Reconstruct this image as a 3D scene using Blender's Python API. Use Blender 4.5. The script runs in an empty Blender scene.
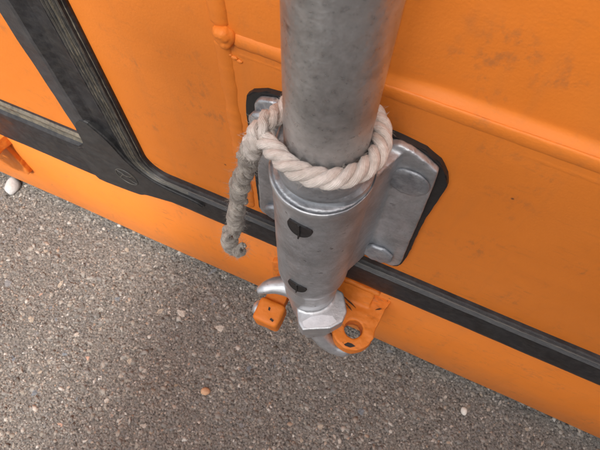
import bpy, bmesh, math, random
import numpy as np
from mathutils import Vector, Matrix, noise

random.seed(7)
rng = np.random.default_rng(7)
C = bpy.context.scene.collection
sc = bpy.context.scene
PI = math.pi

# ------------------------------------------------------------------ camera
cam_d = bpy.data.cameras.new("camera")
cam = bpy.data.objects.new("camera", cam_d)
C.objects.link(cam)
RIGHT = Vector((0.91100316, 0.41217691, 0.01354432))
DOWN = Vector((0.38009291, -0.82644143, -0.41536003))
FWD = Vector((-0.16000822, 0.38354239, -0.90955627))
rot = Matrix((RIGHT, -DOWN, -FWD)).transposed().to_4x4()
cam.matrix_world = Matrix.Translation((0.0414, -0.1618, 0.64)) @ rot
cam_d.sensor_width = 36.0
cam_d.lens = 505.08 / 600 * 36
cam_d.clip_start = 0.01
cam_d.clip_end = 200
cam_d.dof.use_dof = True
cam_d.dof.focus_distance = 0.345
cam_d.dof.aperture_fstop = 26.0
sc.camera = cam

# ------------------------------------------------------------------ sky, sun, exposure
SUN_DIR = Vector((0.10, -0.60, 0.79)).normalized()      # towards the sun
w = bpy.data.worlds.new("World")
sc.world = w
w.use_nodes = True
wn = w.node_tree
bg = wn.nodes["Background"]
sky = wn.nodes.new("ShaderNodeTexSky")
sky.sky_type = 'NISHITA'
sky.sun_disc = False
sky.sun_elevation = math.asin(SUN_DIR.z)
sky.sun_rotation = math.atan2(SUN_DIR.x, SUN_DIR.y)
sky.air_density = 1.0
sky.dust_density = 5.0
sky.ozone_density = 0.6
hs = wn.nodes.new("ShaderNodeHueSaturation")          # thin cloud: the blue washed out
hs.inputs["Saturation"].default_value = 0.35
wn.links.new(sky.outputs[0], hs.inputs["Color"])
wn.links.new(hs.outputs[0], bg.inputs[0])
bg.inputs[1].default_value = 0.15
sun_d = bpy.data.lights.new("sun", 'SUN')
sun_d.energy = 2.0
sun_d.angle = math.radians(2.4)
sun_d.color = (1.0, 0.97, 0.93)
sun = bpy.data.objects.new("sun", sun_d)
C.objects.link(sun)
sun.rotation_euler = (-SUN_DIR).to_track_quat('-Z', 'Y').to_euler()
sc.view_settings.view_transform = 'Standard'
sc.view_settings.look = 'None'
sc.view_settings.exposure = 0.72
sc.view_settings.gamma = 1.0
sc.view_settings.use_curve_mapping = False

# ------------------------------------------------------------------ node helpers
def new_mat(name):
    m = bpy.data.materials.new(name)
    m.use_nodes = True
    nt = m.node_tree
    return m, nt, nt.nodes["Principled BSDF"]

def N(nt, t, **kw):
    n = nt.nodes.new(t)
    for k, v in kw.items():
        if k in n.inputs:
            n.inputs[k].default_value = v
        else:
            setattr(n, k, v)
    return n

def noise_n(nt, scale, detail=4, rough=0.55, vec=None, dist=0.0):
    n = N(nt, "ShaderNodeTexNoise")
    n.inputs["Scale"].default_value = scale
    n.inputs["Detail"].default_value = detail
    n.inputs["Roughness"].default_value = rough
    n.inputs["Distortion"].default_value = dist
    if vec is not None:
        nt.links.new(vec, n.inputs["Vector"])
    return n.outputs["Fac"]

def ramp(nt, fac, stops):
    r = N(nt, "ShaderNodeValToRGB")
    while len(r.color_ramp.elements) < len(stops):
        r.color_ramp.elements.new(0.5)
    for e, (p, c) in zip(r.color_ramp.elements, stops):
        e.position = p
        e.color = (c[0], c[1], c[2], 1) if isinstance(c, (tuple, list)) else (c, c, c, 1)
    nt.links.new(fac, r.inputs[0])
    return r.outputs[0]

def mix(nt, fac, a, b, mode='MIX'):
    m = N(nt, "ShaderNodeMix", data_type='RGBA', blend_type=mode)
    for idx, v in ((0, fac), (6, a), (7, b)):
        if isinstance(v, bpy.types.NodeSocket):
            nt.links.new(v, m.inputs[idx])
        elif idx == 0:
            m.inputs[0].default_value = v
        else:
            m.inputs[idx].default_value = (*v, 1)
    return m.outputs[2]

def math_n(nt, op, a, b=0.0):
    m = N(nt, "ShaderNodeMath", operation=op)
    for i, v in enumerate((a, b)):
        if isinstance(v, bpy.types.NodeSocket):
            nt.links.new(v, m.inputs[i])
        else:
            m.inputs[i].default_value = v
    return m.outputs[0]

def bump(nt, h, strength, dist, bsdf, prev=None):
    b = N(nt, "ShaderNodeBump")
    b.inputs["Strength"].default_value = strength
    b.inputs["Distance"].default_value = dist
    nt.links.new(h, b.inputs["Height"])
    if prev is not None:
        nt.links.new(prev, b.inputs["Normal"])
    nt.links.new(b.outputs[0], bsdf.inputs["Normal"])
    return b.outputs[0]

def obj_coord(nt):
    g = N(nt, "ShaderNodeNewGeometry")
    return g.outputs["Position"]

def stretch(nt, vec, s):
    m = N(nt, "ShaderNodeMapping")
    m.inputs["Scale"].default_value = s
    nt.links.new(vec, m.inputs["Vector"])
    return m.outputs[0]

# ------------------------------------------------------------------ materials
def mat_paint():
    m, nt, b = new_mat("orange_paint")
    P = obj_coord(nt)
    big = noise_n(nt, 9, 3, 0.5, P)
    base = ramp(nt, big, [(0.30, (0.66, 0.182, 0.018)), (0.70, (0.72, 0.208, 0.026))])
    fine = noise_n(nt, 900, 3, 0.7, P)
    base = mix(nt, math_n(nt, 'MULTIPLY', fine, 0.22), base, (0.55, 0.13, 0.015))
    # smudges: clusters of brown rubs
    sm1 = noise_n(nt, 26, 3, 0.6, P)
    sm2 = noise_n(nt, 160, 4, 0.7, stretch(nt, P, (1, 1, 0.6)))
    mask = math_n(nt, 'MULTIPLY', ramp(nt, sm1, [(0.53, 0.0), (0.68, 1.0)]), ramp(nt, sm2, [(0.49, 0.0), (0.64, 1.0)]))
    base = mix(nt, math_n(nt, 'MULTIPLY', mask, 0.42), base, (0.22, 0.10, 0.045))
    # small dark specks and chips
    v = N(nt, "ShaderNodeTexVoronoi")
    v.inputs["Scale"].default_value = 48
    nt.links.new(P, v.inputs["Vector"])
    sp = ramp(nt, v.outputs["Distance"], [(0.035, 1.0), (0.06, 0.0)])
    gate = ramp(nt, noise_n(nt, 14, 2, 0.5, P), [(0.52, 0.0), (0.58, 1.0)])
    base = mix(nt, math_n(nt, 'MULTIPLY', math_n(nt, 'MULTIPLY', sp, gate), 0.8), base, (0.05, 0.025, 0.015))
    # short scuffs dragged along the sill and seams
    sc1 = noise_n(nt, 210, 4, 0.7, stretch(nt, P, (0.22, 1, 1.3)))
    sc2 = noise_n(nt, 20, 3, 0.6, P)
    scm = math_n(nt, 'MULTIPLY', ramp(nt, sc1, [(0.57, 0.0), (0.65, 1.0)]), ramp(nt, sc2, [(0.44, 0.0), (0.62, 1.0)]))
    sz = N(nt, "ShaderNodeSeparateXYZ")
    nt.links.new(P, sz.inputs[0])
    scm = math_n(nt, 'MULTIPLY', scm, ramp(nt, sz.outputs[2], [(0.22, 1.0), (0.34, 0.30)]))
    base = mix(nt, math_n(nt, 'MULTIPLY', scm, 0.65), base, (0.26, 0.10, 0.035))
    # thin vertical wash streaks
    st = noise_n(nt, 60, 3, 0.6, stretch(nt, P, (1, 1, 0.12)))
    base = mix(nt, math_n(nt, 'MULTIPLY', ramp(nt, st, [(0.55, 0.0), (0.8, 1.0)]), 0.28), base, (0.42, 0.15, 0.04))
    # road splash low on the sill
    sep = N(nt, "ShaderNodeSeparateXYZ")
    nt.links.new(P, sep.inputs[0])
    low = ramp(nt, math_n(nt, 'ADD', sep.outputs[2], math_n(nt, 'MULTIPLY', noise_n(nt, 45, 4, 0.65, P), 0.08)), [(0.03, 1.0), (0.13, 0.0)])
    base = mix(nt, math_n(nt, 'MULTIPLY', low, 0.35), base, (0.30, 0.15, 0.07))
    nt.links.new(base, b.inputs["Base Color"])
    nt.links.new(ramp(nt, sm1, [(0.3, 0.50), (0.75, 0.66)]), b.inputs["Roughness"])
    b.inputs["Specular IOR Level"].default_value = 0.4
    n1 = bump(nt, noise_n(nt, 650, 4, 0.6, P), 0.30, 0.0005, b)
    bump(nt, noise_n(nt, 40, 1, 0.4, P), 0.25, 0.003, b, n1)
    return m

def mat_galv(name, c0, c1, rough, metal=0.8, worn=0.25, bs=0.5):
    m, nt, b = new_mat(name)
    P = obj_coord(nt)
    a = noise_n(nt, 38, 5, 0.6, P, 0.6)
    f = noise_n(nt, 260, 5, 0.7, P, 0.4)
    base = ramp(nt, math_n(nt, 'ADD', math_n(nt, 'MULTIPLY', a, 0.6), math_n(nt, 'MULTIPLY', f, 0.4)), [(0.36, c0), (0.64, c1)])
    pit = ramp(nt, noise_n(nt, 150, 2, 0.5, P), [(0.23, 1.0), (0.30, 0.0)])
    base = mix(nt, math_n(nt, 'MULTIPLY', pit, 0.75), base, (0.11, 0.10, 0.10))
    wh = ramp(nt, noise_n(nt, 75, 6, 0.75, stretch(nt, P, (1, 1, 1.8))), [(0.60, 0.0), (0.72, 1.0)])
    base = mix(nt, math_n(nt, 'MULTIPLY', wh, worn), base, (0.62, 0.64, 0.67))
    brown = ramp(nt, noise_n(nt, 28, 4, 0.65, stretch(nt, P, (1, 1, 0.5))), [(0.50, 0.0), (0.72, 1.0)])
    base = mix(nt, math_n(nt, 'MULTIPLY', brown, 0.16), base, (0.25, 0.215, 0.19))
    scr = ramp(nt, noise_n(nt, 240, 3, 0.6, stretch(nt, P, (0.35, 0.35, 2.2))), [(0.62, 0.0), (0.70, 1.0)])
    base = mix(nt, math_n(nt, 'MULTIPLY', scr, 0.35), base, (0.60, 0.61, 0.62))
    nt.links.new(base, b.inputs["Base Color"])
    b.inputs["Metallic"].default_value = metal
    nt.links.new(ramp(nt, f, [(0.3, rough - 0.08), (0.7, rough + 0.10)]), b.inputs["Roughness"])
    n1 = bump(nt, noise_n(nt, 700, 4, 0.7, P), bs, 0.0005, b)
    bump(nt, noise_n(nt, 110, 4, 0.6, P), bs, 0.0018, b, n1)
    return m

def mat_rubber(name, c0, c1, dust, dust_amt, axis_scale=(1, 1, 1)):
    m, nt, b = new_mat(name)
    P = obj_coord(nt)
    a = noise_n(nt, 60, 5, 0.65, stretch(nt, P, axis_scale))
    base = ramp(nt, a, [(0.35, c0), (0.7, c1)])
    d = ramp(nt, noise_n(nt, 170, 5, 0.7, stretch(nt, P, axis_scale)), [(0.42, 0.0), (0.68, 1.0)])
    base = mix(nt, math_n(nt, 'MULTIPLY', d, dust_amt), base, dust)
    nt.links.new(base, b.inputs["Base Color"])
    nt.links.new(ramp(nt, a, [(0.3, 0.38), (0.7, 0.6)]), b.inputs["Roughness"])
    b.inputs["Specular IOR Level"].default_value = 0.4
    bump(nt, noise_n(nt, 600, 4, 0.7, P), 0.3, 0.0006, b)
    return m

def mat_rope(name, c0, c1, dirt, dirt_amt):
    m, nt, b = new_mat(name)
    P = obj_coord(nt)
    uv = N(nt, "ShaderNodeUVMap")
    wv = N(nt, "ShaderNodeTexWave", wave_type='BANDS', bands_direction='Y')
    wv.inputs["Scale"].default_value = 3.2
    wv.inputs["Distortion"].default_value = 1.2
    wv.inputs["Detail"].default_value = 2
    mp = N(nt, "ShaderNodeMapping")
    mp.inputs["Rotation"].default_value = (0, 0, 0.35)
    nt.links.new(uv.outputs[0], mp.inputs[0])
    nt.links.new(mp.outputs[0], wv.inputs["Vector"])
    a = noise_n(nt, 90, 4, 0.6, P)
    base = ramp(nt, a, [(0.35, c0), (0.7, c1)])
    d = ramp(nt, noise_n(nt, 320, 4, 0.7, P), [(0.45, 0.0), (0.7, 1.0)])
    base = mix(nt, math_n(nt, 'MULTIPLY', d, dirt_amt), base, dirt)
    nt.links.new(base, b.inputs["Base Color"])
    b.inputs["Roughness"].default_value = 0.75
    b.inputs["Sheen Weight"].default_value = 0.2
    n1 = bump(nt, wv.outputs["Fac"], 0.55, 0.0006, b)
    bump(nt, noise_n(nt, 1500, 3, 0.7, P), 0.5, 0.0004, b, n1)
    return m

STONE_STOPS = [(0.00, (0.035, 0.032, 0.030)), (0.16, (0.085, 0.080, 0.075)), (0.30, (0.20, 0.188, 0.172)), (0.42, (0.145, 0.148, 0.152)), (0.54, (0.31, 0.285, 0.250)),
               (0.66, (0.20, 0.195, 0.19)), (0.76, (0.38, 0.345, 0.295)), (0.85, (0.24, 0.205, 0.165)), (0.92, (0.46, 0.43, 0.385)), (0.965, (0.40, 0.265, 0.175)), (0.985, (0.66, 0.63, 0.58))]

def mat_stones():
    m, nt, b = new_mat("aggregate_stone")
    g = N(nt, "ShaderNodeNewGeometry")
    P = g.outputs["Position"]
    r = ramp(nt, g.outputs["Random Per Island"], STONE_STOPS)
    f = noise_n(nt, 500, 4, 0.7, P)
    base = mix(nt, math_n(nt, 'MULTIPLY', f, 0.4), r, (0.14, 0.13, 0.118))
    dust = ramp(nt, noise_n(nt, 9, 5, 0.65, P), [(0.35, 0.25), (0.70, 1.6)])
    base = mix(nt, math_n(nt, 'MULTIPLY', dust, 0.30), base, (0.305, 0.268, 0.218))
    nt.links.new(base, b.inputs["Base Color"])
    b.inputs["Roughness"].default_value = 0.8
    bump(nt, f, 0.5, 0.0012, b)
    return m

def mat_asphalt():
    m, nt, b = new_mat("asphalt_mastic")
    P = obj_coord(nt)
    f = noise_n(nt, 420, 6, 0.75, P)
    base = ramp(nt, f, [(0.36, (0.030, 0.028, 0.026)), (0.47, (0.150, 0.138, 0.122)), (0.60, (0.25, 0.228, 0.198)), (0.74, (0.40, 0.365, 0.32))])
    v = N(nt, "ShaderNodeTexVoronoi")
    v.inputs["Scale"].default_value = 330
    nt.links.new(P, v.inputs["Vector"])
    cell = N(nt, "ShaderNodeSeparateXYZ")
    nt.links.new(v.outputs["Color"], cell.inputs[0])
    cc = ramp(nt, cell.outputs[0], STONE_STOPS)
    inside = ramp(nt, v.outputs["Distance"], [(0.30, 1.0), (0.55, 0.0)])
    base = mix(nt, math_n(nt, 'MULTIPLY', inside, 0.75), base, cc)
    nt.links.new(base, b.inputs["Base Color"])
    b.inputs["Roughness"].default_value = 0.9
    n1 = bump(nt, inside, 0.8, 0.0012, b)
    n2 = bump(nt, f, 0.8, 0.002, b, n1)
    bump(nt, noise_n(nt, 90, 3, 0.6, P), 0.6, 0.004, b, n2)
    return m

def mat_plain(name, c, rough=0.6, spec=0.5, var=0.3, scale=200):
    m, nt, b = new_mat(name)
    P = obj_coord(nt)
    f = noise_n(nt, scale, 4, 0.65, P)
    lo = tuple(x * (1 - var) for x in c)
    hi = tuple(min(1, x * (1 + var)) for x in c)
    nt.links.new(ramp(nt, f, [(0.3, lo), (0.7, hi)]), b.inputs["Base Color"])
    b.inputs["Roughness"].default_value = rough
    b.inputs["Specular IOR Level"].default_value = spec
    bump(nt, f, 0.4, 0.0008, b)
    return m

M_PAINT = mat_paint()
M_TUBE = mat_galv("galvanised_tube", (0.31, 0.318, 0.322), (0.57, 0.585, 0.595), 0.32, 0.8, 0.30)
M_CAST = mat_galv("galvanised_casting", (0.29, 0.305, 0.325), (0.55, 0.57, 0.60), 0.40, 0.72, 0.45)
M_BOLT = mat_galv("galvanised_bolt", (0.16, 0.175, 0.20), (0.44, 0.46, 0.49), 0.42, 0.6, 0.9)
M_CAM = mat_galv("galvanised_cam", (0.40, 0.415, 0.43), (0.58, 0.59, 0.61), 0.38, 0.7, 0.5, 0.22)
M_WORN = mat_galv("worn_bright_zinc", (0.60, 0.62, 0.65), (0.80, 0.81, 0.84), 0.42, 0.5, 0.7, 0.15)
M_RUB = mat_rubber("black_rubber", (0.008, 0.008, 0.009), (0.022, 0.022, 0.025), (0.09, 0.086, 0.08), 0.25)
M_RUBDUST = mat_rubber("dusty_rubber_lip", (0.045, 0.043, 0.038), (0.12, 0.108, 0.085), (0.24, 0.195, 0.13), 0.55)
M_RUBGREY = mat_rubber("weathered_lit_grey_rubber", (0.024, 0.024, 0.026), (0.045, 0.045, 0.049), (0.11, 0.105, 0.095), 0.22)
M_ROPE = mat_rope("pale_rope", (0.56, 0.495, 0.445), (0.74, 0.67, 0.62), (0.28, 0.225, 0.18), 0.38)
M_TAIL = mat_rope("grimy_rope", (0.27, 0.235, 0.20), (0.47, 0.42, 0.365), (0.10, 0.08, 0.062), 0.62)
M_FIBRE = mat_plain("rope_fibre", (0.50, 0.46, 0.41), 0.8, 0.3, 0.2)
M_STONE = mat_stones()
M_ASPH = mat_asphalt()
M_BLACK = mat_plain("black_plastic", (0.014, 0.014, 0.015), 0.5, 0.5, 0.3)
M_CHIP = mat_plain("bare_chip", (0.035, 0.028, 0.025), 0.7, 0.3, 0.4)
M_SCUFF = mat_plain("dark_scuff", (0.09, 0.035, 0.012), 0.6, 0.4, 0.5, 900)

# ------------------------------------------------------------------ mesh helpers
def link_bm(name, bm, mat, parent=None, smooth=True, mats=None):
    me = bpy.data.meshes.new(name)
    bmesh.ops.recalc_face_normals(bm, faces=bm.faces)
    bm.to_mesh(me)
    bm.free()
    for mm in (mats or [mat]):
        me.materials.append(mm)
    if smooth:
        me.shade_smooth()
    o = bpy.data.objects.new(name, me)
    C.objects.link(o)
    if parent:
        o.parent = parent
    return o

def empty(name, loc, label, cat, group=None):
    o = bpy.data.objects.new(name, None)
    o.empty_display_size = 0.02
    C.objects.link(o)
    o.location = loc
    o['label'] = label
    o['category'] = cat
    if group:
        o['group'] = group
    return o

def tag(o, label, cat, group=None):
    o['label'] = label
    o['category'] = cat
    if group:
        o['group'] = group
    return o

def parent_keep(o, p):
    o.parent = p
    o.matrix_parent_inverse = Matrix.Translation(-p.location) if p.parent is None else Matrix.Identity(4)

def box(bm, x0, x1, y0, y1, z0, z1):
    vs = [bm.verts.new((x, y, z)) for x in (x0, x1) for y in (y0, y1) for z in (z0, z1)]
    for f in ((0, 1, 3, 2), (4, 6, 7, 5), (0, 4, 5, 1), (2, 3, 7, 6), (0, 2, 6, 4), (1, 5, 7, 3)):
        bm.faces.new([vs[i] for i in f])

def prism(bm, pts, a0, a1, axis='Z'):
    """closed outline pts extruded along the axis; the other two coordinates in order"""
    def P(u, v, t):
        return {'Z': (u, v, t), 'Y': (u, t, v), 'X': (t, u, v)}[axis]
    lo = [bm.verts.new(P(u, v, a0)) for u, v in pts]
    hi = [bm.verts.new(P(u, v, a1)) for u, v in pts]
    n = len(pts)
    for i in range(n):
        j = (i + 1) % n
        bm.faces.new((lo[i], lo[j], hi[j], hi[i]))
    bm.faces.new(lo)
    bm.faces.new(hi[::-1])

def lathe(bm, prof, cx=0.0, cy=0.0, seg=96, cap=True, fn=None):
    rings = []
    for k, (r, z) in enumerate(prof):
        ring = []
        for i in range(seg):
            t = 2 * PI * i / seg
            rr, zz = (r, z) if fn is None else fn(k, r, z, t)
            ring.append(bm.verts.new((cx + rr * math.sin(t), cy - rr * math.cos(t), zz)))
        rings.append(ring)
    for a, b in zip(rings, rings[1:]):
        for i in range(seg):
            j = (i + 1) % seg
            bm.faces.new((a[i], a[j], b[j], b[i]))
    if cap:
        bm.faces.new(rings[0][::-1])
        bm.faces.new(rings[-1])

def ico(bm, loc, r, sub=2, scale=(1, 1, 1)):
    m = Matrix.Translation(loc) @ Matrix.Diagonal((*scale, 1))
    bmesh.ops.create_icosphere(bm, subdivisions=sub, radius=r, matrix=m)

def cast(name, bm, mat, parent, voxel=0.0009, smooth=4, lump=0.0):
    """fuse the overlapping solids of bm into one cast skin with soft fillets"""
    me = bpy.data.meshes.new(name)
    bmesh.ops.recalc_face_normals(bm, faces=bm.faces)
    bm.to_mesh(me)
    bm.free()
    tmp = bpy.data.objects.new(name, me)
    C.objects.link(tmp)
    r = tmp.modifiers.new("r", 'REMESH')
    r.mode = 'VOXEL'
    r.voxel_size = voxel
    if smooth:
        s = tmp.modifiers.new("s", 'SMOOTH')
        s.factor = 0.5
        s.iterations = smooth
    dg = bpy.context.evaluated_depsgraph_get()
    dg.update()
    me2 = bpy.data.meshes.new_from_object(tmp.evaluated_get(dg))
    bpy.data.objects.remove(tmp)
    if lump:
        cnt = len(me2.vertices)
        co = np.empty(cnt * 3, np.float32); no = np.empty(cnt * 3, np.float32)
        me2.vertices.foreach_get("co", co)
        me2.vertex_normals.foreach_get("vector", no)
        co = co.reshape(-1, 3); no = no.reshape(-1, 3)
        amt = np.array([noise.noise(Vector(p) * 120) * lump + noise.noise(Vector(p) * 380) * lump * 0.35 for p in co.tolist()])
        me2.vertices.foreach_set("co", (co + no * amt[:, None]).astype(np.float32).reshape(-1))
        me2.update()
    me2.materials.clear()
    me2.materials.append(mat)
    me2.shade_smooth()
    o = bpy.data.objects.new(name, me2)
    C.objects.link(o)
    o.parent = parent
    return o

# ------------------------------------------------------------------ ground
bm = bmesh.new()
xs = [-60, -15, -4, -1.5] + list(np.linspace(-0.9, 0.9, 241)) + [1.5, 4, 15, 60]
ys = [-60, -15, -4, -1.5] + list(np.linspace(-0.75, 0.15, 121)) + [1.5, 4, 15, 60]
grid = []
for x in xs:
    col = []
    for y in ys:
        fade = 1.0 if abs(x) < 0.9 and -0.75 < y < 0.15 else 0.0
        z = fade * (noise.noise((x * 14, y * 14, 0)) * 0.0018 + noise.noise((x * 60, y * 60, 3)) * 0.0009)
        col.append(bm.verts.new((x, y, z)))
    grid.append(col)
for i in range(len(xs) - 1):
    for j in range(len(ys) - 1):
        bm.faces.new((grid[i][j], grid[i + 1][j], grid[i + 1][j + 1], grid[i][j + 1]))
ground = link_bm("ground", bm, M_ASPH)
ground['kind'] = 'structure'
ground['label'] = "worn grey brown asphalt full of small stones"

def ground_z(x, y):
    return noise.noise((x * 14, y * 14, 0)) * 0.0018 + noise.noise((x * 60, y * 60, 3)) * 0.0009

# aggregate in the asphalt: many thousands of half-sunk chips, too many to count
def ico_arrays(sub):
    b = bmesh.new()
    bmesh.ops.create_icosphere(b, subdivisions=sub, radius=1.0)
    v = np.array([list(p.co) for p in b.verts])
    f = np.array([[p.index for p in q.verts] for q in b.faces])
    b.free()
    return v, f

def stones_mesh(name, xs_, ys_, rs, sub, mat, squash=(0.35, 0.75), jag=0.28, sink=0.25):
    v, f = ico_arrays(sub)
    n = len(xs_)
    V = np.repeat(v[None], n, 0)
    V = V * (1 + jag * (rng.random((n, len(v), 1)) - 0.5) * 2)
    sc_ = np.stack([rs * rng.uniform(0.8, 1.35, n), rs * rng.uniform(0.7, 1.1, n), rs * rng.uniform(*squash, n)], 1)
    V = V * sc_[:, None, :]
    tx, ty, tz = rng.normal(0, 0.25, n), rng.normal(0, 0.25, n), rng.uniform(0, 2 * PI, n)
    c, s = np.cos(tx)[:, None], np.sin(tx)[:, None]
    y, z = V[:, :, 1] * c - V[:, :, 2] * s, V[:, :, 1] * s + V[:, :, 2] * c
    V[:, :, 1], V[:, :, 2] = y, z
    c, s = np.cos(ty)[:, None], np.sin(ty)[:, None]
    x, z = V[:, :, 0] * c + V[:, :, 2] * s, -V[:, :, 0] * s + V[:, :, 2] * c
    V[:, :, 0], V[:, :, 2] = x, z
    c, s = np.cos(tz)[:, None], np.sin(tz)[:, None]
    x, y = V[:, :, 0] * c - V[:, :, 1] * s, V[:, :, 0] * s + V[:, :, 1] * c
    V[:, :, 0], V[:, :, 1] = x, y
    gz = np.array([ground_z(a, b) for a, b in zip(xs_, ys_)])
    V[:, :, 0] += xs_[:, None]
    V[:, :, 1] += ys_[:, None]
    V[:, :, 2] += (gz - sc_[:, 2] * sink)[:, None]
    F = (f[None] + (np.arange(n) * len(v))[:, None, None]).reshape(-1, 3)
    me = bpy.data.meshes.new(name)
    me.vertices.add(n * len(v))
    me.vertices.foreach_set("co", V.reshape(-1))
    me.loops.add(len(F) * 3)
    me.loops.foreach_set("vertex_index", F.reshape(-1).astype(np.int32))
    me.polygons.add(len(F))
    me.polygons.foreach_set("loop_start", (np.arange(len(F)) * 3).astype(np.int32))
    me.polygons.foreach_set("loop_total", np.full(len(F), 3, np.int32))
    me.update(calc_edges=True)
    me.materials.append(mat)
    return me

n = 80000
sx = rng.uniform(-0.72, 0.60, n)
sy = rng.uniform(-0.46, 0.03, n)
sr = 0.0008 + 0.0016 * rng.random(n) ** 1.6
big = rng.random(n) < 0.20
sr[big] = 0.0020 + 0.0028 * rng.random(big.sum()) ** 1.8
me = stones_mesh("asphalt_aggregate", sx, sy, sr, 1, M_STONE, (0.22, 0.42), 0.34, 0.72)
agg = bpy.data.objects.new("asphalt_aggregate", me)
C.objects.link(agg)
agg['kind'] = 'stuff'
agg['label'] = "fine mixed stone chips set in the asphalt surface"
agg['category'] = 'gravel'

# the larger embedded stones can be told apart: each one is a piece of the ground
variants = []
for k in range(10):
    b = bmesh.new()
    for q in range(22):
        d = Vector((random.gauss(0, 1), random.gauss(0, 1), random.gauss(0, 1))).normalized()
        d = Vector((d.x * random.uniform(0.95, 1.2), d.y * random.uniform(0.75, 0.95), max(-0.4, min(0.42, d.z * 0.6))))
        b.verts.new(d)
    r_ = bmesh.ops.convex_hull(b, input=b.verts)
    bmesh.ops.delete(b, geom=[g for g in r_["geom_interior"] if isinstance(g, bmesh.types.BMVert)], context='VERTS')
    vm = bpy.data.meshes.new("stone")
    b.to_mesh(vm)
    b.free()
    vm.materials.append(M_STONE)
    variants.append(vm)
def mat_stone_solid(name, c):
    return mat_plain(name, c, 0.8, 0.35, 0.40, 380)
SOLIDS = [mat_stone_solid("embedded_grey_stone", (0.19, 0.19, 0.19)), mat_stone_solid("embedded_beige_stone", (0.33, 0.28, 0.22)),
          mat_stone_solid("embedded_pale_stone", (0.42, 0.38, 0.33)), mat_stone_solid("embedded_blue_grey_stone", (0.15, 0.165, 0.18)),
          mat_stone_solid("embedded_brown_stone", (0.25, 0.185, 0.13)), mat_stone_solid("embedded_rosy_stone", (0.42, 0.27, 0.20))]
SV = {}
placed = []
def stone(x, y, r, mi, rz=None, flat=1.0):
    key = (random.randrange(10), mi)
    if key not in SV:
        c = variants[key[0]].copy()
        c.materials.clear()
        c.materials.append(SOLIDS[mi])
        SV[key] = c
    o = bpy.data.objects.new("stone", SV[key])
    C.objects.link(o)
    o.parent = ground
    o.location = (x, y, ground_z(x, y) - r * 0.24)
    o.scale = (r, r, r * flat)
    o.rotation_euler = (random.gauss(0, .1), random.gauss(0, .1), random.uniform(0, 2 * PI) if rz is None else rz)
    placed.append((x, y, r))
# positions read off the ground itself (metres)
SPOTS = [(-0.1494, -0.0037, 0.0101, 0), (-0.1274, -0.0388, 0.0074, 0), (-0.1049, -0.0645, 0.0097, 2), (-0.1595, -0.0709, 0.0085, 2), (-0.1848, -0.0782, 0.0061, 1), (-0.2024, 0.0035, 0.0064, 2), (-0.2632, -0.1465, 0.006, 2), (-0.2349, -0.1662, 0.0058, 5), (-0.1858, -0.1479, 0.0082, 1), (-0.1616, -0.1501, 0.0058, 2), (-0.1473, -0.1526, 0.0046, 0), (-0.2715, -0.2257, 0.0068, 3), (-0.1877, -0.2002, 0.0057, 2), (-0.1173, -0.122, 0.0035, 5), (-0.1718, -0.0751, 0.0049, 2), (-0.3833, -0.1306, 0.0099, 0), (-0.3194, -0.1014, 0.0074, 1), (-0.2639, -0.1754, 0.0047, 3), (-0.1296, -0.2044, 0.0078, 2), (-0.2206, -0.2445, 0.0044, 5), (-0.0286, -0.1574, 0.0056, 0), (0.0791, -0.0715, 0.0046, 0), (0.0572, -0.1185, 0.0079, 1), (0.0425, -0.1431, 0.0055, 1), (0.1427, -0.0337, 0.007, 0), (0.1033, -0.0041, 0.006, 0), (0.0942, -0.0834, 0.0068, 3), (0.0862, -0.1268, 0.0055, 2), (0.1663, -0.0507, 0.0046, 1), (0.2229, -0.0062, 0.0046, 1), (0.245, -0.005, 0.0058, 2), (0.2835, -0.022, 0.0045, 1), (-0.0398, -0.053, 0.006, 1), (-0.0462, -0.0963, 0.007, 3), (-0.0122, -0.0675, 0.0059, 0), (-0.2417, -0.0882, 0.0061, 3), (-0.197, -0.1163, 0.0048, 4), (-0.2409, -0.1308, 0.0048, 1), (-0.3288, -0.1568, 0.006, 1), (-0.3692, -0.0699, 0.0064, 1), (-0.308, -0.0655, 0.005, 0), (-0.418, -0.0598, 0.0065, 0), (-0.3819, -0.0179, 0.0053, 2), (-0.2677, -0.0233, 0.0051, 1)]
for (x, y, r, mi) in SPOTS:
    stone(x, y, r, mi, flat=0.65)
tries = 0
while len(placed) < 230 and tries < 20000:
    tries += 1
    x, y = random.uniform(-0.62, 0.45), random.uniform(-0.34, -0.004)
    r = 0.0030 + 0.0022 * random.random() ** 2
    if all((x - a) ** 2 + (y - b) ** 2 > (r + c + 0.002) ** 2 for a, b, c in placed):
        stone(x, y, r, random.choices(range(6), (5, 4, 2, 4, 2, 1))[0], flat=0.6)

# ------------------------------------------------------------------ container
cont = empty("waste_container", (0, 0, 0), "orange painted steel container with black rubber door seals standing on asphalt", "container")

def panel_y(x, z, right):
    y = noise.noise((x * 5, z * 5, 2.2)) * 0.0009
    if right and z > 0.447:
        # sheet above the weld set back, leaning forward: shaped to darken the band there
        f = min(1, max(0, (x + 0.02) / 0.06))
        s = min(1, max(0, (z - 0.449) / 0.009))
        y += f * s * s * (3 - 2 * s) * 0.0055 * math.exp(-((z - 0.455) / 0.075) ** 2)
    return y

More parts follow.
